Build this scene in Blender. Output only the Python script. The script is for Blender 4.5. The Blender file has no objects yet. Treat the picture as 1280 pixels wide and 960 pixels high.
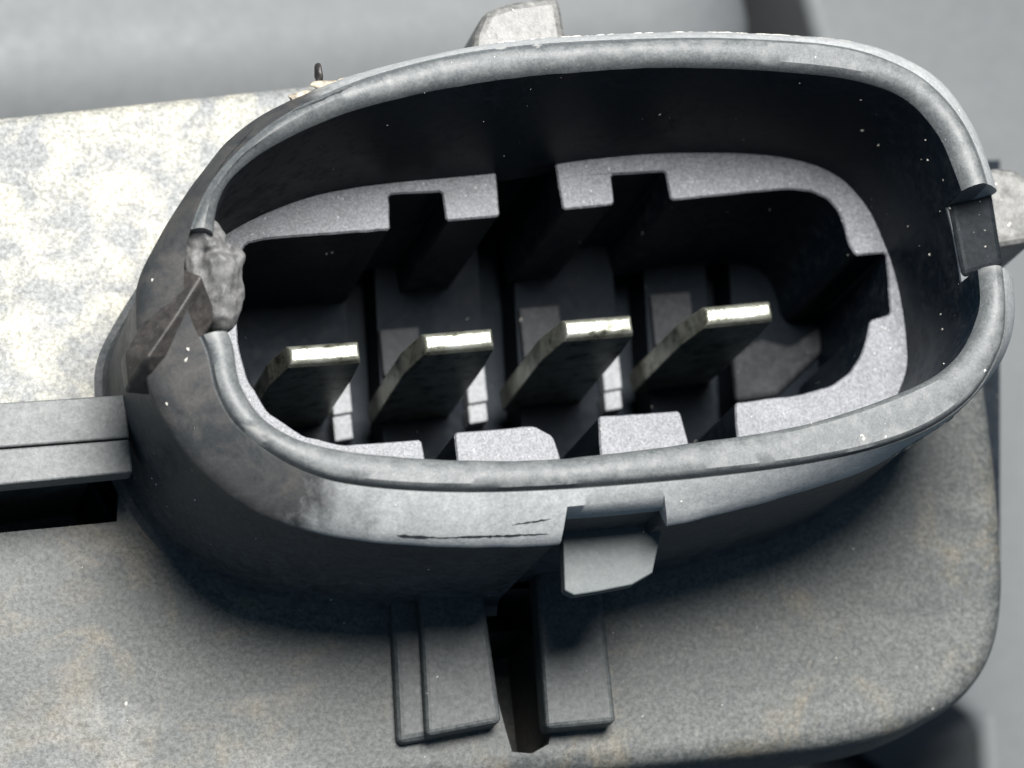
import bpy, bmesh, math, random
import numpy as np
from mathutils import Vector, Matrix
from mathutils.geometry import tessellate_polygon, delaunay_2d_cdt

random.seed(7); np.random.seed(7)
S = 0.001                      # everything below is measured in millimetres
SC = bpy.context.scene
COL = SC.collection

# ------------------------------------------------------------------ camera
DIST, PXMM = 130.0, 0.029      # camera distance, millimetres per photo pixel at the rim plane
TH, PH = math.radians(21.0), math.radians(225.0)
V = Vector((math.sin(TH)*math.cos(PH), math.sin(TH)*math.sin(PH), math.cos(TH)))
R0 = Vector((0, 1, 0)).cross(V).normalized(); U0 = V.cross(R0)
_d = math.atan2(U0.x, R0.x) - math.atan(0.072)
RGT = (math.cos(_d)*R0 + math.sin(_d)*U0).normalized(); UP = V.cross(RGT).normalized()
CAM = V*DIST
FPX = DIST/PXMM
cam_d = bpy.data.cameras.new('camera'); cam = bpy.data.objects.new('camera', cam_d); COL.objects.link(cam)
cam.matrix_world = Matrix(((RGT.x, UP.x, V.x, CAM.x*S), (RGT.y, UP.y, V.y, CAM.y*S), (RGT.z, UP.z, V.z, CAM.z*S), (0, 0, 0, 1)))
cam_d.sensor_width = 36.0; cam_d.lens = 36.0*FPX/1280.0
cam_d.clip_start = 0.005; cam_d.clip_end = 5.0
cam_d.dof.use_dof = True; cam_d.dof.focus_distance = (DIST+4.5)*S; cam_d.dof.aperture_fstop = 84.0
SC.camera = cam

# ------------------------------------------------------------------ light
w = bpy.data.worlds.new('World'); SC.world = w; w.use_nodes = True
w.node_tree.nodes['Background'].inputs[0].default_value = (0.42, 0.70, 1.0, 1)
w.node_tree.nodes['Background'].inputs[1].default_value = 0.21
def area(name, loc, target, size, power, col):
    l = bpy.data.lights.new(name, 'AREA'); l.shape = 'DISK'; l.size = size*S; l.energy = power; l.color = col
    o = bpy.data.objects.new(name, l); COL.objects.link(o); o.location = Vector(loc)*S
    o.rotation_euler = (Vector(target)-Vector(loc)).to_track_quat('-Z', 'Y').to_euler(); return o
area('work_lamp', (5, 40, 120), (-1, 0, -8), 72, 0.71, (1.0, 0.985, 0.955))
SC.view_settings.view_transform = 'Standard'; SC.view_settings.look = 'None'
SC.view_settings.exposure = 0.0; SC.view_settings.gamma = 1.0

# ------------------------------------------------------------------ helpers
def P(px, py, z=0.0):
    """photo pixel -> connector coordinates (mm) on the plane z"""
    d = RGT*((px-640)/FPX) + UP*(-(py-480)/FPX) - V
    t = (z-CAM.z)/d.z
    q = CAM + d*t
    return np.array((q.x, q.y))
def PP(pts, z): return np.array([P(a, b, z) for a, b in pts])
C0 = P(715, 335, 0)
def spline(pts, n=24):
    pts = np.asarray(pts, float); m = len(pts); out = []
    for i in range(m):
        a, b, c, d = pts[i-1], pts[i], pts[(i+1) % m], pts[(i+2) % m]
        for k in range(n):
            t = k/n
            out.append(0.5*((2*b)+(-a+c)*t+(2*a-5*b+4*c-d)*t*t+(-a+3*b-3*c+d)*t**3))
    return np.array(out)
def dense(pts, n=60):
    pts = np.asarray(pts, float)
    return np.concatenate([pts[i]+(pts[(i+1) % len(pts)]-pts[i])*np.linspace(0, 1, n, endpoint=False)[:, None] for i in range(len(pts))])
def polar(curve):
    d = curve-C0; a = np.arctan2(d[:, 1], d[:, 0]); r = np.hypot(d[:, 0], d[:, 1]); o = np.argsort(a); a, r = a[o], r[o]
    a = np.concatenate((a-2*math.pi, a, a+2*math.pi)); r = np.concatenate((r, r, r))
    return lambda t: np.interp(t, a, r)
def ang(px, py, z):
    d = P(px, py, z)-C0; return math.atan2(d[1], d[0])
def pt(t, r, z): return (C0[0]+r*math.cos(t), C0[1]+r*math.sin(t), z)

def mesh_obj(name, verts, faces, mat, parent=None, smooth=False, bevel=0, seg=2, angle=35):
    me = bpy.data.meshes.new(name)
    me.from_pydata([tuple(float(c)*S for c in v) for v in verts], [], [tuple(f) for f in faces]); me.validate()
    bm = bmesh.new(); bm.from_mesh(me); bmesh.ops.recalc_face_normals(bm, faces=bm.faces); bm.to_mesh(me); bm.free()
    me.materials.append(mat)
    o = bpy.data.objects.new(name, me); COL.objects.link(o)
    if smooth:
        for p in me.polygons: p.use_smooth = True
    if parent is not None:
        o.parent = parent; o.matrix_parent_inverse = parent.matrix_world.inverted()
    if bevel:
        m = o.modifiers.new('bevel', 'BEVEL'); m.width = bevel*S; m.segments = seg; m.limit_method = 'ANGLE'; m.angle_limit = math.radians(angle)
        m.harden_normals = False
    return o
def thing(name, label, cat, loc=(0, 0, 0)):
    o = bpy.data.objects.new(name, None); COL.objects.link(o); o.location = Vector(loc)*S
    o.matrix_world = Matrix.Translation(Vector(loc)*S); o.empty_display_size = 0.005
    o['label'] = label; o['category'] = cat; return o
def prism(poly, z0, z1, inset_top=0.0, shift=(0, 0)):
    """poly: list of (x,y) ; solid from z0 (low) to z1 (high)"""
    n = len(poly); c = np.mean(poly, axis=0)
    lo = [(p[0]+shift[0], p[1]+shift[1], z0) for p in poly]
    hi = []
    for p in poly:
        d = np.array(p)-c; L = np.hypot(*d) or 1
        q = np.array(p)-d/L*inset_top; hi.append((q[0], q[1], z1))
    v = lo+hi
    f = [tuple(range(n))[::-1], tuple(range(n, 2*n))]+[(i, (i+1) % n, n+(i+1) % n, n+i) for i in range(n)]
    return v, f

# ------------------------------------------------------------------ materials
def nodes(name):
    m = bpy.data.materials.new(name); m.use_nodes = True; nt = m.node_tree; return m, nt, nt.nodes['Principled BSDF']
def N(nt, kind, **kw):
    n = nt.nodes.new(kind)
    for k, v in kw.items():
        if k in n.inputs.keys(): n.inputs[k].default_value = v
        else: setattr(n, k, v)
    return n
def ramp(nt, src, stops):
    r = nt.nodes.new('ShaderNodeValToRGB'); nt.links.new(src, r.inputs[0]); e = r.color_ramp.elements
    e[0].position, e[0].color = stops[0][0], stops[0][1]; e[1].position, e[1].color = stops[-1][0], stops[-1][1]
    for p, c in stops[1:-1]:
        x = e.new(p); x.color = c
    return r
def g(v, a=1.0): return (v, v, v, a) if not isinstance(v, tuple) else (v[0], v[1], v[2], a)
def noise(nt, co, scale, detail=4, rough=0.6, dist=0.0):
    n = N(nt, 'ShaderNodeTexNoise'); n.inputs['Scale'].default_value = scale; n.inputs['Detail'].default_value = detail
    n.inputs['Roughness'].default_value = rough; n.inputs['Distortion'].default_value = dist
    nt.links.new(co, n.inputs['Vector']); return n
def mix(nt, fac, a, b):
    m = nt.nodes.new('ShaderNodeMix'); m.data_type = 'RGBA'
    for s, v in ((m.inputs[0], fac), (m.inputs[6], a), (m.inputs[7], b)):
        if hasattr(v, 'is_linked') or hasattr(v, 'links'): nt.links.new(v, s)
        else: s.default_value = v
    return m.outputs[2]
def plastic(name, dark, dust, lo, hi, big=260, fine=2600, rough=0.5, fleck=0.0, fleck_col=(0.8, 0.78, 0.74), bump=0.25, stain=None, spec=0.4, side_tint=None, grain=0.25, wear=None, streak=False):
    """black moulded plastic under a patchy film of dust, with bright flecks and grain"""
    m, nt, b = nodes(name); L = nt.links
    co = nt.nodes.new('ShaderNodeTexCoord').outputs['Object']
    c1 = co
    if streak:
        mp = nt.nodes.new('ShaderNodeMapping'); mp.inputs['Rotation'].default_value = (0, 0, math.radians(-38)); mp.inputs['Scale'].default_value = (0.35, 1.25, 1.0); L.new(co, mp.inputs['Vector']); c1 = mp.outputs[0]
    n1 = noise(nt, c1, big, 6, 0.65, 0.2); n2 = noise(nt, co, fine*0.6, 6, 0.75)
    md = N(nt, 'ShaderNodeMath', operation='MULTIPLY_ADD'); L.new(n2.outputs[0], md.inputs[0]); md.inputs[1].default_value = 0.9
    hb = N(nt, 'ShaderNodeMath', operation='MULTIPLY'); L.new(n1.outputs[0], hb.inputs[0]); hb.inputs[1].default_value = 0.6; L.new(hb.outputs[0], md.inputs[2])
    fac = ramp(nt, md.outputs[0], [(lo, g(0)), (hi, g(1))])
    col = mix(nt, fac.outputs[0], g(dark), g(dust))
    if stain:
        n3 = noise(nt, co, big*0.55, 5, 0.7, 0.8)
        r3 = ramp(nt, n3.outputs[0], [(0.50, g(0)), (0.68, g(1))])
        mm = N(nt, 'ShaderNodeMath', operation='MULTIPLY'); L.new(r3.outputs[0], mm.inputs[0]); mm.inputs[1].default_value = 0.75
        col = mix(nt, mm.outputs[0], col, g(stain))
    for cc, c2, (ax, ay, a0, a1) in (side_tint or ()):          # patchy colour: stronger towards one side, broken up by noise
        sx = N(nt, 'ShaderNodeSeparateXYZ'); L.new(co, sx.inputs[0])
        q1 = N(nt, 'ShaderNodeMath', operation='MULTIPLY'); L.new(sx.outputs[0], q1.inputs[0]); q1.inputs[1].default_value = ax
        q2 = N(nt, 'ShaderNodeMath', operation='MULTIPLY_ADD'); L.new(sx.outputs[1], q2.inputs[0]); q2.inputs[1].default_value = ay; L.new(q1.outputs[0], q2.inputs[2])
        q3 = N(nt, 'ShaderNodeMapRange'); L.new(q2.outputs[0], q3.inputs[0]); q3.inputs[1].default_value = a0*S; q3.inputs[2].default_value = a1*S
        n5 = noise(nt, co, 260, 6, 0.7, 0.3); q4 = N(nt, 'ShaderNodeMath', operation='ADD'); L.new(q3.outputs[0], q4.inputs[0]); L.new(n5.outputs[0], q4.inputs[1])
        r5 = ramp(nt, q4.outputs[0], [(0.72, g(0)), (1.25, g(1))])
        n6 = noise(nt, co, 560, 7, 0.62, 0.6); r6 = ramp(nt, n6.outputs[0], [(0.42, g(cc)), (0.68, g(c2))])
        col = mix(nt, r5.outputs[0], col, r6.outputs[0])
    if fleck:
        vo = N(nt, 'ShaderNodeTexVoronoi'); vo.inputs['Scale'].default_value = fine*0.7; L.new(co, vo.inputs['Vector'])
        n4 = noise(nt, co, fine*0.35, 3, 0.6)
        ss = N(nt, 'ShaderNodeMath', operation='SUBTRACT'); L.new(n4.outputs[0], ss.inputs[0]); L.new(vo.outputs['Distance'], ss.inputs[1])
        r4 = ramp(nt, ss.outputs[0], [(0.46-fleck, g(0)), (0.56-fleck, g(1))])
        col = mix(nt, r4.outputs[0], col, g(fleck_col))
    gn = noise(nt, co, fine*1.5, 3, 0.8); gr = ramp(nt, gn.outputs[0], [(0.36, g(1.0-grain)), (0.64, g(1.0+grain))])
    mg = nt.nodes.new('ShaderNodeMix'); mg.data_type = 'RGBA'; mg.blend_type = 'MULTIPLY'; mg.inputs[0].default_value = 1.0
    L.new(col, mg.inputs[6]); L.new(gr.outputs[0], mg.inputs[7]); col = mg.outputs[2]
    if wear:
        ge = nt.nodes.new('ShaderNodeNewGeometry'); wn = noise(nt, co, 1500, 4, 0.7)
        wa = N(nt, 'ShaderNodeMath', operation='MULTIPLY_ADD'); L.new(wn.outputs[0], wa.inputs[0]); wa.inputs[1].default_value = 0.10; L.new(ge.outputs['Pointiness'], wa.inputs[2])
        wr = ramp(nt, wa.outputs[0], [(0.575, g(0)), (0.66, g(1))])
        col = mix(nt, wr.outputs[0], col, g(wear))
    L.new(col, b.inputs['Base Color'])
    rr = N(nt, 'ShaderNodeMapRange'); L.new(fac.outputs[0], rr.inputs[0]); rr.inputs[3].default_value = rough-0.1; rr.inputs[4].default_value = min(1, rough+0.2)
    L.new(rr.outputs[0], b.inputs['Roughness']); b.inputs['Specular IOR Level'].default_value = spec
    bp = N(nt, 'ShaderNodeBump'); bp.inputs['Strength'].default_value = bump; bp.inputs['Distance'].default_value = 0.06*S
    L.new(md.outputs[0], bp.inputs['Height']); L.new(bp.outputs[0], b.inputs['Normal'])
    return m
M_RIM = plastic('rim_plastic', (0.047, 0.052, 0.056), (0.092, 0.098, 0.10), 0.45, 1.1, 500, 7000, 0.46, 0.0, bump=0.3, spec=0.4, wear=(0.22, 0.22, 0.215))
M_FLANGE = plastic('flange_plastic', (0.20, 0.207, 0.212), (0.32, 0.327, 0.325), 0.5, 1.05, 500, 6000, 0.5, 0.0, bump=0.2, spec=0.35, grain=0.15, side_tint=[((0.026, 0.028, 0.03), (0.062, 0.058, 0.055), (-1.0, 0.1, 2.5, 13.0))])  # colour turns darker towards the left
M_WALL = plastic('outer_wall_plastic', (0.026, 0.031, 0.035), (0.085, 0.086, 0.085), 0.6, 1.1, 260, 2800, 0.55, 0.0, bump=0.25, spec=0.3)
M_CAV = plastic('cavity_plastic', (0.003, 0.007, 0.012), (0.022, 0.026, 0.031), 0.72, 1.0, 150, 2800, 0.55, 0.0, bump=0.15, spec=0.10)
M_KEY_SHADE = plastic('keyway_shade_plastic', (0.005, 0.007, 0.009), (0.016, 0.018, 0.02), 0.6, 1.05, 400, 2800, 0.6, 0.0, bump=0.25, spec=0.1)  # near-black: shade of the open right notch put into the colour
M_FLOOR = plastic('pocket_floor_plastic', (0.002, 0.004, 0.007), (0.006, 0.009, 0.013), 0.55, 1.0, 330, 2800, 0.5, 0.0, bump=0.2, spec=0.06)  # shade deep in the pocket put into the near-black colour
M_LIT_PATCH = plastic('lit_patch_plastic', (0.16, 0.17, 0.18), (0.27, 0.27, 0.28), 0.55, 1.0, 700, 4800, 0.5, 0.0, bump=0.2, spec=0.3)  # pale colour stands in for light on the pocket floor
M_DIM_PATCH = plastic('dim_patch_plastic', (0.008, 0.010, 0.012), (0.045, 0.046, 0.05), 0.55, 1.05, 500, 4800, 0.5, 0.0, bump=0.2, spec=0.1)  # darker copy for floor patches where the light fades
M_INS = plastic('insert_plastic', (0.065, 0.071, 0.08), (0.185, 0.188, 0.203), 0.52, 0.95, 800, 7000, 0.4, 0.04, (0.42, 0.40, 0.42), bump=0.5, grain=0.4)
M_PLATE = plastic('plate_plastic', (0.036, 0.041, 0.042), (0.118, 0.12, 0.114), 0.5, 1.05, 420, 3600, 0.5, 0.0, (0.40, 0.34, 0.26), 0.5, (0.15, 0.128, 0.094), 0.35, [((0.13, 0.135, 0.135), (0.22, 0.215, 0.20), (-0.25, -1.0, 9.0, 22.0)), ((0.165, 0.17, 0.17), (0.34, 0.325, 0.27), (0.0, 1.0, -1.5, 10.0))], 0.38, streak=True)  # paler towards the lower edge; pale deposits on the upper side
M_RIB = plastic('rib_plastic', (0.03, 0.035, 0.037), (0.08, 0.084, 0.083), 0.5, 1.05, 300, 3400, 0.5, 0.0, bump=0.3, grain=0.3)
M_SIDE = plastic('side_rib_plastic', (0.055, 0.06, 0.063), (0.125, 0.13, 0.129), 0.5, 1.0, 500, 4400, 0.5, 0.0, bump=0.25)
M_LUMP = plastic('melted_plastic', (0.05, 0.05, 0.052), (0.14, 0.138, 0.135), 0.5, 1.05, 500, 3000, 0.55, 0.0, bump=0.3, spec=0.3)
M_LUG = plastic('lug_plastic', (0.045, 0.045, 0.045), (0.17, 0.168, 0.16), 0.5, 0.95, 500, 2600, 0.4, 0.0, bump=0.5, spec=0.5)
M_LUGD = plastic('dark_lug_plastic', (0.012, 0.011, 0.011), (0.05, 0.045, 0.042), 0.5, 1.0, 500, 2600, 0.45, 0.0, bump=0.4, spec=0.35)
M_BACK = plastic('background_plastic', (0.115, 0.122, 0.126), (0.145, 0.152, 0.156), 0.4, 1.1, 60, 700, 0.5, 0.0, bump=0.03, grain=0.04)
M_DEEP = plastic('deep_plastic', (0.015, 0.018, 0.022), (0.03, 0.034, 0.04), 0.5, 1.0, 60, 700, 0.6, 0.0, bump=0.1)
M_TAB = plastic('tab_plastic', (0.055, 0.063, 0.064), (0.08, 0.09, 0.091), 0.4, 1.1, 300, 4600, 0.5, 0.0, bump=0.1, grain=0.1)
M_CHIP = plastic('debris', (0.30, 0.285, 0.25), (0.62, 0.6, 0.55), 0.5, 0.9, 900, 4000, 0.5, 0.0, bump=0.3)
M_TAN = plastic('torn_plastic', (0.10, 0.085, 0.065), (0.42, 0.37, 0.30), 0.5, 0.95, 900, 3000, 0.5, 0.0, bump=0.5)
M_SCRATCH = plastic('scratch', (0.006, 0.009, 0.012), (0.02, 0.02, 0.022), 0.5, 1.0, 900, 4000, 0.6, 0.0, bump=0.3)
def metal():
    m, nt, b = nodes('tinned_brass'); L = nt.links
    co = nt.nodes.new('ShaderNodeTexCoord').outputs['Object']
    n = noise(nt, co, 1300, 7, 0.7)
    r = ramp(nt, n.outputs[0], [(0.34, (0.06, 0.062, 0.05, 1)), (0.43, (0.24, 0.245, 0.20, 1)), (0.53, (0.37, 0.378, 0.325, 1)), (0.72, (0.46, 0.465, 0.42, 1))])
    L.new(r.outputs[0], b.inputs['Base Color']); b.inputs['Metallic'].default_value = 0.8; b.inputs['Roughness'].default_value = 0.38
    bp = N(nt, 'ShaderNodeBump'); bp.inputs['Strength'].default_value = 0.6; bp.inputs['Distance'].default_value = 0.09*S
    n2 = noise(nt, co, 1500, 5, 0.7); L.new(n2.outputs[0], bp.inputs['Height']); L.new(bp.outputs[0], b.inputs['Normal'])
    return m
M_METAL = metal()

# ------------------------------------------------------------------ setting: what lies behind
ZB = -60.0
def panel(name, px, z, thick, mat, bevel=0.8):
    v, f = prism(PP(px, z), z-thick, z); o = mesh_obj(name, v, f, mat, smooth=True, bevel=bevel, seg=10)
    o['kind'] = 'structure'; return o
v = [(-120, -120, ZB), (120, -120, ZB), (120, 120, ZB), (-120, 120, ZB)]
o = mesh_obj('ground', v, [(0, 1, 2, 3)], M_DEEP); o['kind'] = 'structure'
panel('background_panel', [(-900, -500), (845, -500), (1018, 120), (-900, 300)], -36, 22, M_BACK, 7.0)
panel('background_panel', [(868, -500), (1900, -500), (1900, 1500), (1262, 1500), (1226, 900), (1130, 830), (1100, 300), (1044, 130)], -43, 15, M_BACK)

# ------------------------------------------------------------------ the connector
Z_LIP, Z_FL, Z_INS, Z_FLOOR, Z_PL = 0.0, -2.2, -8.6, -18.0, -12.2
root = thing('electrical_connector', 'worn grey plastic four pin connector socket with dusty mounting plate', 'connector', (C0[0], C0[1], ZB))

O_px = [(168,400),(172,350),(200,295),(245,228),(290,175),(350,135),(430,102),(520,78),(600,62),(700,52),(850,46),(960,49),(1050,56),(1110,72),(1165,103),(1205,152),(1232,215),(1252,300),(1262,390),(1250,450),(1205,508),(1150,550),(1075,592),(950,632),(820,662),(700,683),(600,688),(500,684),(390,668),(310,640),(245,590),(203,530),(178,470)]
L_px = [(258,440),(271,492),(301,538),(368,584),(450,607),(600,615),(800,604),(1000,581),(1130,549),(1208,502),(1248,440),(1257,385),(1249,310),(1230,220),(1202,154),(1158,104),(1102,74),(1040,58),(950,51),(850,49),(700,55),(600,65),(520,81),(438,106),(360,143),(303,186),(260,237),(236,300),(231,360),(240,400)]
I_px = [(293,430),(305,485),(345,533),(420,560),(560,573),(700,571),(860,553),(1000,530),(1120,492),(1190,452),(1222,395),(1224,345),(1212,270),(1195,215),(1172,165),(1130,122),(1060,98),(950,87),(850,84),(750,87),(600,103),(450,135),(360,172),(300,212),(275,250),(268,300),(273,360),(282,400)]
rO = polar(spline(PP(O_px, Z_FL))); rL = polar(spline(PP(L_px, -0.4))); rI = polar(spline(PP(I_px, -0.4)))
def wob(t, k, amp):   # slow hand-worn unevenness
    return amp*(math.sin(5*t+k)+0.7*math.sin(11*t+2.1*k)+0.5*math.sin(23*t+3.7*k)+0.35*math.sin(47*t+k*k))/2.5
N_RIGHT = sorted((ang(1208, 236, -0.3), ang(1232, 334, -0.3)))
N_LEFT = (ang(250, 288, -0.3), ang(262, 418, -0.3))
N_BOT = sorted((ang(697, 660, Z_FL), ang(822, 645, Z_FL)))
def inrange(t, r):
    if r[0] <= r[1]: return r[0] <= t <= r[1]
    return t >= r[0] or t <= r[1]
ts = list(np.linspace(-math.pi, math.pi, 400, endpoint=False))
for r in (N_RIGHT, N_LEFT, N_BOT):
    for e in r: ts += [e-0.0012, e+0.0012]
ts = sorted(ts)
rings = []
for t in ts:
    ro, rl, ri = float(rO(t)), float(rL(t)), float(rI(t))
    ro = max(ro, rl+0.15); ri = min(ri, rl-0.35)
    j1, j2, j3 = wob(t, 1.3, 0.05), wob(t, 4.4, 0.03), wob(t, 2.2, 0.03)
    wall = ro-0.22; gd = min(1.0, max(0.0, 0.35-1.6*math.sin(t)))   # the groove beside the lip fades out along the top
    rg = [(wall+0.55, Z_PL-0.02), (wall+0.2, Z_PL+0.12), (wall, Z_PL+0.5), (wall-0.02, -6.0), (wall, -2.7), (ro-0.03, -2.1), (ro+j1, -1.82), (ro+j1-0.05, -1.62),
          (rl+(ro-rl)*0.78, -1.28), (rl+(ro-rl)*0.35, -0.68), (rl+0.04, -0.34), (rl-0.02, -0.29-0.15*gd), (rl-0.06, -0.25-0.10*gd), (rl-0.12+j2, -0.15), (rl-0.26, -0.04),
          ((rl*0.55+ri*0.45), 0.0+j3), (ri+0.36, -0.08), (ri+0.16, -0.24), (ri+0.03+j2, -0.55), (ri-0.04, -1.1), (ri-0.06-0.45*max(0, math.sin(t))**1.5, -4.0), (ri-0.10-1.0*max(0, math.sin(t))**1.5, -9.4)]
    if inrange(t, N_BOT): rg = [(min(r, rl+0.8), z) if i < 10 else (r, z) for i, (r, z) in enumerate(rg)]
    if inrange(t, N_RIGHT): rg = [(min(r, rl-0.15) if i < 10 else r, min(z, -2.3)) for i, (r, z) in enumerate(rg)]
    if inrange(t, N_LEFT): rg = [(r, min(z, -2.6)) if i > 10 else (r, z) for i, (r, z) in enumerate(rg)]
    rings.append(rg)
nr, nc = len(rings[0]), len(ts)
# split: outer shell (rim) and cavity wall share the ring at -0.38
def loft(name, i0, i1, mat, smooth=True):
    v = []; f = []; k = i1-i0
    for t, rg in zip(ts, rings): v += [pt(t, *rg[i]) for i in range(i0, i1)]
    for c in range(nc):
        d = (c+1) % nc
        f += [(c*k+i, d*k+i, d*k+i+1, c*k+i+1) for i in range(k-1)]
    o = mesh_obj(name, v, f, mat, root, smooth)
    m = o.modifiers.new('split', 'EDGE_SPLIT'); m.split_angle = math.radians(38)
    return o
loft('shroud_wall', 0, 7, M_WALL)
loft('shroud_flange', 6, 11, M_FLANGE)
loft('shroud_lip', 10, 19, M_RIM)
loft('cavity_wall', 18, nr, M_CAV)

# insert with its pocket
hole_px = [(300,318),(308,304),(330,299),(400,293),(488,287),(486,243),(553,239),(558,276),(625,270),(618,190),(690,180),(704,262),(768,255),(764,218),(832,214),(839,250),(900,244),(960,238),(990,236),(1015,239),(1035,248),(1048,263),(1056,283),(1061,305),(1070,319),(1108,316),(1114,392),(1088,400),(1083,425),(1076,445),(1062,466),(1040,482),(1000,493),(919,503),(923,575),(868,580),(850,513),(748,520),(752,585),(706,590),(692,545),(668,532),(568,540),(574,600),(536,604),(527,549),(430,556),(380,545),(335,515),(310,475),(298,430),(294,380)]
hole = []
for p in PP(hole_px, Z_INS):
    d = p-C0; r = np.hypot(*d); t = math.atan2(d[1], d[0]); r = min(r, float(rI(t))+0.1); hole.append((C0[0]+r*math.cos(t), C0[1]+r*math.sin(t)))
_a = sum(hole[i-1][0]*hole[i][1]-hole[i][0]*hole[i-1][1] for i in range(len(hole))); inside_sign = 1.0 if _a < 0 else -1.0
fine_hole = []                       # moulded edges are never dead straight: short segments, slight jitter, cut corners
for i in range(len(hole)):
    a, b = np.array(hole[i]), np.array(hole[(i+1) % len(hole)]); L_ = np.hypot(*(b-a)); m = max(1, int(L_/0.45)); c = min(0.10, 0.3*L_)/L_
    fine_hole.append(tuple(a+(b-a)*c))
    for k in range(1, m): fine_hole.append(tuple(a+(b-a)*(k/m)+np.random.uniform(-0.018, 0.018, 2)))
    fine_hole.append(tuple(b-(b-a)*c))
hole = fine_hole
outer = [pt(t, float(rI(t))+0.45, 0)[:2] for t in np.linspace(-math.pi, math.pi, 160, endpoint=False)]
tess = tessellate_polygon([[Vector((x, y, 0)) for x, y in outer], [Vector((x, y, 0)) for x, y in hole]])
allp = outer+hole; no, nh = len(outer), len(hole)
v = [(x, y, Z_INS) for x, y in allp]; f = [tuple(t) for t in tess]; nl = len(f)
b1 = len(v); v += [(x*0.997+C0[0]*0.003, y*0.997+C0[1]*0.003, Z_INS-0.07) for x, y in hole]
v2 = [(v[no+i][0], v[no+i][1]) for i in range(nh)]
# the land keeps back a little from the edge so that the corner between land and pocket wall is rounded
for i in range(nh):
    p0, p1, p2 = np.array(v2[i-1]), np.array(v2[i]), np.array(v2[(i+1) % nh]); e = p2-p0; nrm = np.array((e[1], -e[0]))/(np.hypot(*e)+1e-9)
    v[b1+i] = (p1[0], p1[1], Z_INS-0.09)
    v[no+i] = (p1[0]-nrm[0]*0.06*inside_sign, p1[1]-nrm[1]*0.06*inside_sign, Z_INS)
b3 = len(v); v += [(x, y, Z_INS-2.2) for x, y in outer]
f += [(no+i, no+(i+1) % nh, b1+(i+1) % nh, b1+i) for i in range(nh)]; nb_ = len(f)
f += [(i, (i+1) % no, b3+(i+1) % no, b3+i) for i in range(no)]
insert = mesh_obj('insert_face', v, f, M_INS, root)
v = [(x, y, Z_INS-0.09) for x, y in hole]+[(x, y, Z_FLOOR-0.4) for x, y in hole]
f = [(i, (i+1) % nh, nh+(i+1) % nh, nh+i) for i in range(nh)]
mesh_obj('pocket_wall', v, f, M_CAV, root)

# pocket floor with grooves between the pins
def floor_piece(px0, px1):
    a = P(px0, 300, Z_FLOOR); b = P(px1, 300, Z_FLOOR); c = P(px1+18, 640, Z_FLOOR); d = P(px0+18, 640, Z_FLOOR)
    v, f = prism([d, c, b, a], Z_FLOOR-3, Z_FLOOR); mesh_obj('pocket_floor', v, f, M_FLOOR, root)
for a, b in ((120, 428), (466, 596), (640, 764), (803, 880), (910, 1180)): floor_piece(a, b)
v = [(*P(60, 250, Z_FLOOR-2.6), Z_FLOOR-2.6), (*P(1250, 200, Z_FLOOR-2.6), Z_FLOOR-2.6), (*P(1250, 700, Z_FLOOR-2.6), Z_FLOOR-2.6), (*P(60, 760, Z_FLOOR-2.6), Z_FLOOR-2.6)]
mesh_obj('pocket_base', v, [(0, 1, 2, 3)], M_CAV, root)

for a, b, c, d, e, mt in ((474, 412, 524, 470, 0, 2), (649, 385, 699, 450, 0, 2), (813, 368, 863, 432, 0, 2), (412, 470, 436, 519, .4, 1), (416, 521, 439, 552, .6, 1), (581, 455, 605, 505, .4, 1), (585, 507, 608, 530, .6, 1), (751, 440, 773, 489, .4, 1), (755, 491, 776, 514, .6, 1)):  # added blocks that paint patches of light on the pocket floor
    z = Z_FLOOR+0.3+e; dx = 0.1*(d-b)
    v, f = prism(PP([(a+dx, d), (c+dx, d-4), (c, b-4), (a, b)], z), Z_FLOOR-0.2, z); mesh_obj('contact_guide', v, f, M_LIT_PATCH if mt == 1 else M_DIM_PATCH, root, bevel=0.06)
v, f = prism(PP([(921, 502), (972, 494), (1058, 412), (1040, 396), (990, 432), (950, 422), (916, 440)], Z_FLOOR+0.4), Z_FLOOR-0.2, Z_FLOOR+0.4); mesh_obj('contact_guide', v, f, M_DIM_PATCH, root, bevel=0.2)  # light along the channel floor, painted as one more block
# blades
def blade(cx, cy, zt, lean, roll):
    c = P(cx, cy, zt); v = []
    secs = [(zt, 1.22, 1.36, 0.20), (zt-0.08, 1.30, 1.42, 0.34), (zt-0.3, 1.36, 1.47, 0.43), (zt-2.6, 1.72, 1.56, 0.45), (zt-5.0, 1.74, 1.56, 0.45), (Z_FLOOR-0.5, 1.74, 1.56, 0.45)]
    for z, hl, hr, ht in secs:
        s = lean*(zt-z)/9.0
        v += [(c[0]+x+0.3*s, c[1]+y-s+x*roll, z) for x, y in ((-hl, -ht), (hr, -ht), (hr, ht), (-hl, ht))]
    f = [(0, 1, 2, 3)]
    for i in range(len(secs)-1):
        f += [(i*4+j, i*4+(j+1) % 4, i*4+4+(j+1) % 4, i*4+4+j) for j in range(4)]
    mesh_obj('terminal_blade', v, f, M_METAL, root, bevel=0.09, seg=3, angle=25)
for cx, cy, zt, ln, rl_ in ((404, 441, -8.9, 0.0, 0.0), (572, 425, -8.7, 0.15, 0.015), (747, 408, -8.75, 0.1, 0.01), (922, 391, -8.6, -0.12, 0.03)): blade(cx, cy, zt, ln, rl_)

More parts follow.
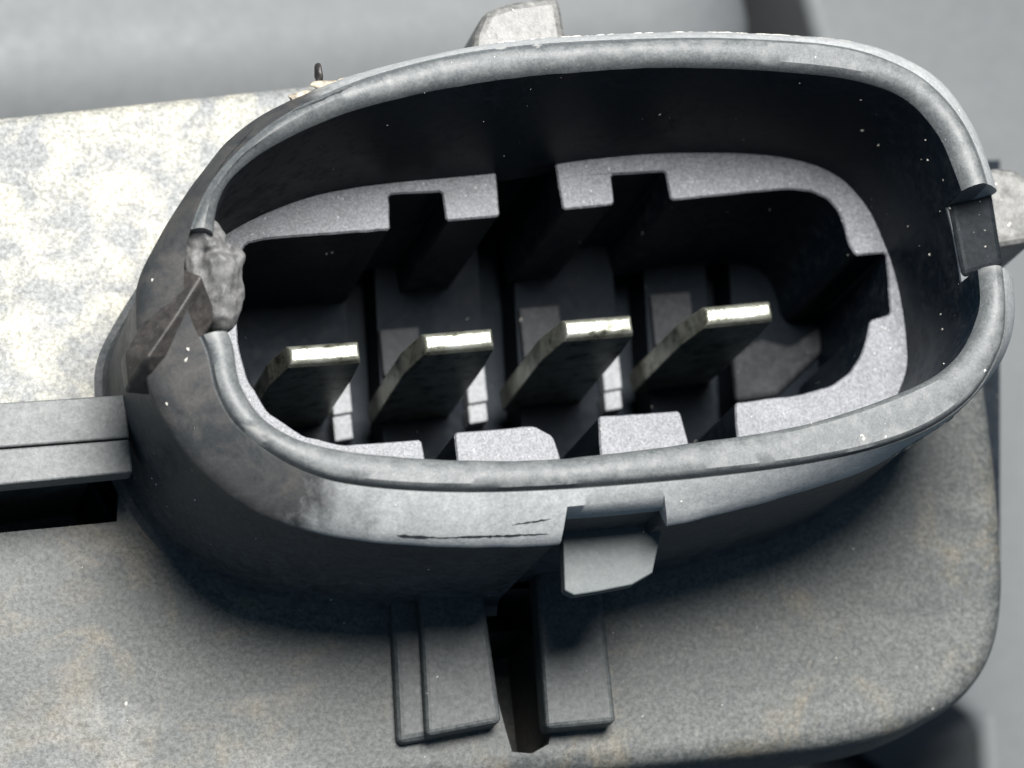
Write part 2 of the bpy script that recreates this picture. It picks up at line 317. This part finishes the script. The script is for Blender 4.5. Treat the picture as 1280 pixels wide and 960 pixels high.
# mounting plate
pl_px = [(-1400,290),(-700,215),(0,141),(420,96),(800,60),(1100,90),(1190,200),(1226,400),(1246,540),(1257,650),(1260,740),(1248,812),(1214,866),(1150,906),(1070,930),(930,948),(640,974),(0,1020),(-700,1070),(-1400,1120)]
Ppl = spline(PP(pl_px, Z_PL), 60); rP = polar(Ppl)
v = []; f = []; tp = np.linspace(-math.pi, math.pi, 900, endpoint=False)
prof = [(-0.02, Z_PL-4.0), (-0.02, Z_PL-1.2), (-0.12, Z_PL-0.55), (-0.3, Z_PL-0.22), (-0.6, Z_PL-0.05), (-0.95, Z_PL)]
k = len(prof); n = len(tp)
for t in tp:
    rp = max(float(rP(t)), float(rO(t))+1.6)
    v += [pt(t, rp+dr, z) for dr, z in prof]
for c in range(n):
    d = (c+1) % n; f += [(c*k+i, d*k+i, d*k+i+1, c*k+i+1) for i in range(k-1)]
th = np.linspace(-math.pi, math.pi, 200, endpoint=False)
hole1 = [pt(t, float(rO(t))-0.1, Z_PL) for t in th]
slots = [[(*p, Z_PL) for p in PP(q, Z_PL)] for q in ([(586, 738), (672, 735), (690, 905), (686, 930), (665, 942), (640, 940), (630, 905)], [(-300, 655), (150, 590), (146, 652), (-300, 695)])]
ring = [c*k+k-1 for c in range(n)]
def inside(p, poly):
    c = False; m = len(poly)
    for a in range(m):
        x0, y0 = poly[a][:2]; x1, y1 = poly[a-1][:2]
        if (y0 > p[1]) != (y1 > p[1]) and p[0] < (x1-x0)*(p[1]-y0)/(y1-y0)+x0: c = not c
    return c
loops = [[v[i] for i in ring], hole1]+slots
flat = []; edges = []
for q in loops:
    m0 = len(flat); flat += [Vector(p[:2]) for p in q]; edges += [(m0+i, m0+(i+1) % len(q)) for i in range(len(q))]
cv, ce, cf, orig, _, _ = delaunay_2d_cdt(flat, edges, [], 0, 1e-5)
b0 = len(v); off = []; vmap = list(ring); v += hole1; vmap += list(range(b0, len(v)))
for q in slots:
    off.append(len(v)); vmap += list(range(len(v), len(v)+len(q))); v += q
new = {}
for a, src in enumerate(orig):
    if src: new[a] = vmap[src[0]]
    else: new[a] = len(v); v.append((cv[a].x, cv[a].y, Z_PL))
for t in cf:
    c = sum((cv[a] for a in t), Vector((0, 0)))/len(t)
    if inside(c, loops[0]) and not any(inside(c, q) for q in loops[1:]): f.append(tuple(new[a] for a in t))
for s0, q in zip(off, slots):
    ns = len(q); b1 = len(v); v += [(x, y, Z_PL-6) for x, y, z in q]
    f += [(s0+i, s0+(i+1) % ns, b1+(i+1) % ns, b1+i) for i in range(ns)]+[tuple(range(b1, b1+ns))]
o = mesh_obj('mounting_plate', v, f, M_PLATE, root, True)
m = o.modifiers.new('split', 'EDGE_SPLIT'); m.split_angle = math.radians(50)
# body below the plate down to the ground
body = [pt(t, float(rO(t))+1.0, 0)[:2] for t in np.linspace(-math.pi, math.pi, 60, endpoint=False)]
nb = len(body)
v = [(x, y, Z_PL-0.1) for x, y in body]+[(x, y, ZB) for x, y in body]
f = [(i, (i+1) % nb, nb+(i+1) % nb, nb+i) for i in range(nb)]+[tuple(range(nb, 2*nb))]
mesh_obj('lower_body', v, f, M_CAV, root)

# ribs on the plate
def block(name, px, z1, z0, mat, bevel=0.1, inset=0.0):
    v, f = prism(PP(px, z1), z0, z1, inset); return mesh_obj(name, v, f, mat, root, bevel=bevel, seg=3)
zr = Z_PL+4.0
block('side_rib', [(-400, 530), (156, 493), (162, 547), (-400, 590)], zr, Z_PL-0.2, M_SIDE, 0.08)
block('side_rib', [(-400, 592), (162, 549), (166, 590), (-400, 645)], zr+0.06, zr-1.0, M_SIDE, 0.08)
block('catch_rib', [(522, 690), (598, 690), (628, 902), (534, 920)], Z_PL+1.2, Z_PL-0.2, M_RIB, 0.22)
block('catch_rib', [(486, 690), (530, 690), (542, 922), (498, 930)], Z_PL+0.6, Z_PL-0.2, M_RIB, 0.3)
block('catch_rib', [(668, 690), (748, 690), (771, 903), (684, 911)], Z_PL+1.2, Z_PL-0.2, M_RIB, 0.22)
block('latch_tab', [(702, 625), (826, 615), (829, 655), (816, 716), (790, 731), (750, 739), (718, 744), (706, 738)], -4.0, -4.6, M_TAB, 0.06)
block('locating_lug', [(594, 40), (606, 12), (640, 0), (700, -8), (712, 60), (590, 75)], -5.0, Z_PL, M_LUG, 0.4)
block('locating_lug', [(1215, 225), (1243, 206), (1270, 210), (1295, 225), (1300, 300), (1225, 312)], -5.0, Z_PL, M_LUG, 0.4)
def slanted(name, pts, z0, mat, bevel):     # pts: (px, py, z) corners of the top face
    n = len(pts); q = [(*P(a, b, z), z) for a, b, z in pts]
    v = [(x, y, z0) for x, y, z in q]+q
    f = [tuple(range(n))[::-1], tuple(range(n, 2*n))]+[(i, (i+1) % n, n+(i+1) % n, n+i) for i in range(n)]
    return mesh_obj(name, v, f, mat, root, bevel=bevel, seg=3)
q = [(252, 344, 0.1), (222, 392, -0.2), (184, 448, -0.6), (222, 332, -0.9), (190, 382, -1.3), (156, 440, -1.9), (272, 396, -1.2), (240, 440, -1.6), (196, 486, -2.4), (160, 482, -2.3)]
v = [(*P(a, b, z), z) for a, b, z in q]; v += [(x, y, -3.2) for x, y, z in v[3:]]
mesh_obj('locating_lug', v, [(0, 3, 4, 1), (1, 4, 5, 2), (0, 1, 7, 6), (1, 2, 8, 7), (2, 9, 8), (2, 5, 9), (3, 0, 6), (6, 7, 14, 13), (7, 8, 15, 14), (8, 9, 16, 15), (9, 5, 12, 16), (5, 4, 11, 12), (4, 3, 10, 11), (3, 6, 13, 10)], M_LUGD, root, bevel=0.12, seg=3)

block('keyway_floor', [(1184, 240), (1240, 230), (1256, 332), (1204, 346)], -2.1, -6.0, M_KEY_SHADE, 0.25)  # added dark block that paints the shade inside the right notch
# melted lump filling the left keyway
from mathutils import noise as mn
def lump(name, blobs, mat):
    bm = bmesh.new()
    for (px, py, z, rx, ry, rz, amp) in blobs:
        c = P(px, py, z); r = bmesh.ops.create_icosphere(bm, subdivisions=4, radius=1.0)
        for q in r['verts']:
            d = q.co.normalized(); k = 1+amp*(0.6*mn.noise(d*1.3+Vector((px*.1, py*.1, 0)))+0.55*(0.4-abs(mn.noise(d*2.4+Vector((py*.1, px*.1, 3)))))+0.16*mn.noise(d*5)+0.04*mn.noise(d*11))
            q.co = Vector((c[0]+d.x*rx*k, c[1]+d.y*ry*k, z+d.z*rz*k))*S
    me = bpy.data.meshes.new(name); bm.to_mesh(me); bm.free(); me.materials.append(mat)
    for p in me.polygons: p.use_smooth = True
    o = bpy.data.objects.new(name, me); COL.objects.link(o); o.parent = root; o.matrix_parent_inverse = root.matrix_world.inverted()
    m = o.modifiers.new('remesh', 'REMESH'); m.mode = 'VOXEL'; m.voxel_size = 0.05*S; m.use_smooth_shade = True
    m = o.modifiers.new('smooth', 'SMOOTH'); m.factor = 0.5; m.iterations = 26
    return o
lump('melted_lump', [(272, 352, -1.5, 0.85, 1.4, 1.15, 0.5), (256, 302, -1.4, 0.7, 0.7, 0.85, 0.7), (280, 328, -1.5, 0.6, 0.65, 0.9, 0.6), (274, 390, -1.8, 0.8, 0.75, 1.1, 0.3), (246, 330, -1.7, 0.5, 1.2, 0.8, 0.5)], M_LUMP)

# ------------------------------------------------------------------ wear: flash, torn slivers, scratches, crumbs
def strip(name, a0, a1, n, mat, r_in, r_out, z_in, z_out, rnd):
    v = []; f = []
    for i in range(n+1):
        t = a0+(a1-a0)*i/n; ro = float(rO(t)); k = (abs(math.sin(i*0.37+a0*9))*abs(math.sin(i*0.131+2.0))*0.8+0.35*random.random())**rnd*min(1, 6*min(i, n-i)/n)
        v += [pt(t, ro+r_in, z_in), pt(t, ro+r_in+(r_out-r_in)*k, z_out-0.05*k), pt(t, ro+r_in, z_in-0.12)]
    for i in range(n):
        f += [(3*i, 3*i+3, 3*i+4, 3*i+1), (3*i+1, 3*i+4, 3*i+5, 3*i+2)]
    return mesh_obj(name, v, f, mat, root)
strip('mould_flash', ang(1110, 72, -2), ang(560, 68, -2), 260, M_CHIP, -0.10, 0.0, -1.62, -1.6, 0.35)
strip('torn_edge', ang(1090, 582, -2), ang(1210, 500, -2), 60, M_TAN, -0.10, 0.06, -1.7, -1.7, 0.6)
for q in ((398, 92, -1.8, 0.16, 0.42, 0.25, 0.9), (414, 108, -1.5, 0.7, 0.2, 0.2, 0.9), (448, 100, -1.5, 0.8, 0.16, 0.2, 0.9), (380, 122, -1.5, 0.5, 0.25, 0.2, 0.9), (1030, 55, -1.6, 0.9, 0.10, 0.2, 0.7), (1072, 64, -1.6, 0.5, 0.14, 0.2, 0.8), (510, 80, -1.6, 0.3, 0.1, 0.15, 0.8)):
    lump('torn_sliver', [q], M_LUGD if q[0] == 398 else M_TAN)
bpy.context.view_layer.update()
DG = bpy.context.evaluated_depsgraph_get()
def hit(px, py):
    d = (RGT*((px-640)/FPX)+UP*(-(py-480)/FPX)-V).normalized()
    ok, loc, nor, _, ob, _ = SC.ray_cast(DG, CAM*S, d)
    if not ok or ob.parent is not root: return None
    if nor.dot(d) > 0: nor = -nor
    return loc/S, nor
def groove(name, path, width, mat):
    pts = []
    for (a, b), (c, d) in zip(path[:-1], path[1:]):
        m = max(2, int(math.hypot(c-a, d-b)/4))
        for i in range(m):
            k = i/m; h = hit(a+(c-a)*k+random.uniform(-.5, .5), b+(d-b)*k+random.uniform(-.5, .5))
            if h: pts.append(h)
    v = []; f = []
    for i, (p, nn) in enumerate(pts):
        q = pts[min(i+1, len(pts)-1)][0]-pts[max(i-1, 0)][0]; sd = nn.cross(q).normalized()
        w_ = width*random.uniform(0.25, 1.0)*min(1, 0.2+4*min(i, len(pts)-1-i)/len(pts))
        v += [p+sd*w_+nn*0.012, p-sd*w_+nn*0.012]
    f = [(2*i, 2*i+1, 2*i+3, 2*i+2) for i in range(len(pts)-1)]
    if f: mesh_obj(name, v, f, mat, root)
groove('scratch', [(496, 669), (545, 672), (600, 671), (690, 667)], 0.06, M_SCRATCH)
groove('scratch', [(497, 670), (545, 672)], 0.09, M_SCRATCH)
groove('scratch', [(640, 656), (692, 648)], 0.04, M_SCRATCH)

groove('scratch', [(318, 160), (290, 190), (266, 222)], 0.06, M_SCRATCH)
groove('scratch', [(440, 108), (400, 126), (360, 142)], 0.06, M_SCRATCH)
sv = []; sf = []
def crumb(px, py, size, sx=1.0):
    h = hit(px, py)
    if not h: return
    p, nn = h; a = nn.orthogonal().normalized(); b = nn.cross(a); ph = random.uniform(0, 6.28); n = random.randint(4, 6); i0 = len(sv)
    for k in range(n):
        t = ph+6.283*k/n; r = size*random.uniform(0.5, 1.2); sv.append(p+a*(r*math.cos(t)*sx)+b*(r*math.sin(t))-nn*0.01)
    sv.append(p+nn*size*random.uniform(0.4, 0.9)+a*size*random.uniform(-.3, .3))
    for k in range(n): sf.append((i0+k, i0+(k+1) % n, i0+n))
for px, py, sz in ((1000,104,.09),(1076,125,.08),(1078,163,.14),(1098,181,.12),(1157,175,.10),(1160,200,.10),(1175,264,.08),(1187,260,.10),(1215,233,.07),(1225,252,.07),(1231,288,.11),(1232,308,.11),(1162,318,.11),(1176,393,.08),(1178,412,.08),(1180,455,.12),(1231,463,.14),(1078,545,.16),(415,315,.20),(408,317,.14),(909,265,.08),(962,262,.14),(190,598,.11),(195,605,.12),(168,598,.09),(244,625,.1),(320,673,.1),(240,588,.09),(208,505,.12),(190,350,.1),(235,437,.14),(232,450,.12),(158,880,.16),(1080,548,.14),(640,12,.15),(612,45,.14),(470,80,.12),(1245,230,.14),(1252,250,.12),(1262,280,.13),(800,506,.06),(815,508,.06),(870,552,.12)):
    crumb(px, py, sz*0.65, random.uniform(0.5, 1.6))
for _ in range(300):
    px, py = random.uniform(10, 1270), random.uniform(20, 950)
    crumb(px, py, random.choice((0.015, 0.02, 0.02, 0.03, 0.045)), random.uniform(0.5, 2.2))
o = mesh_obj('dust_crumbs', sv, sf, M_CHIP, root); o['kind'] = 'stuff'

# ------------------------------------------------------------------ sub-parts go under the part they belong to
bpy.context.view_layer.update()
def first(n): return bpy.data.objects[n]
under = {'shroud_wall': ('shroud_flange', 'shroud_lip', 'cavity_wall', 'mould_flash', 'torn_edge', 'torn_sliver', 'scratch', 'melted_lump', 'keyway_floor'),
         'insert_face': ('pocket_wall', 'pocket_floor', 'pocket_base', 'contact_guide'),
         'mounting_plate': ('side_rib', 'catch_rib')}
for host, kinds in under.items():
    h = first(host)
    for o in list(COL.objects):
        if o.name.split('.')[0] in kinds:
            o.parent = h; o.matrix_parent_inverse = h.matrix_world.inverted()
first('melted_lump')['label'] = 'grey lump of melted plastic plugging the left keyway of the rim'
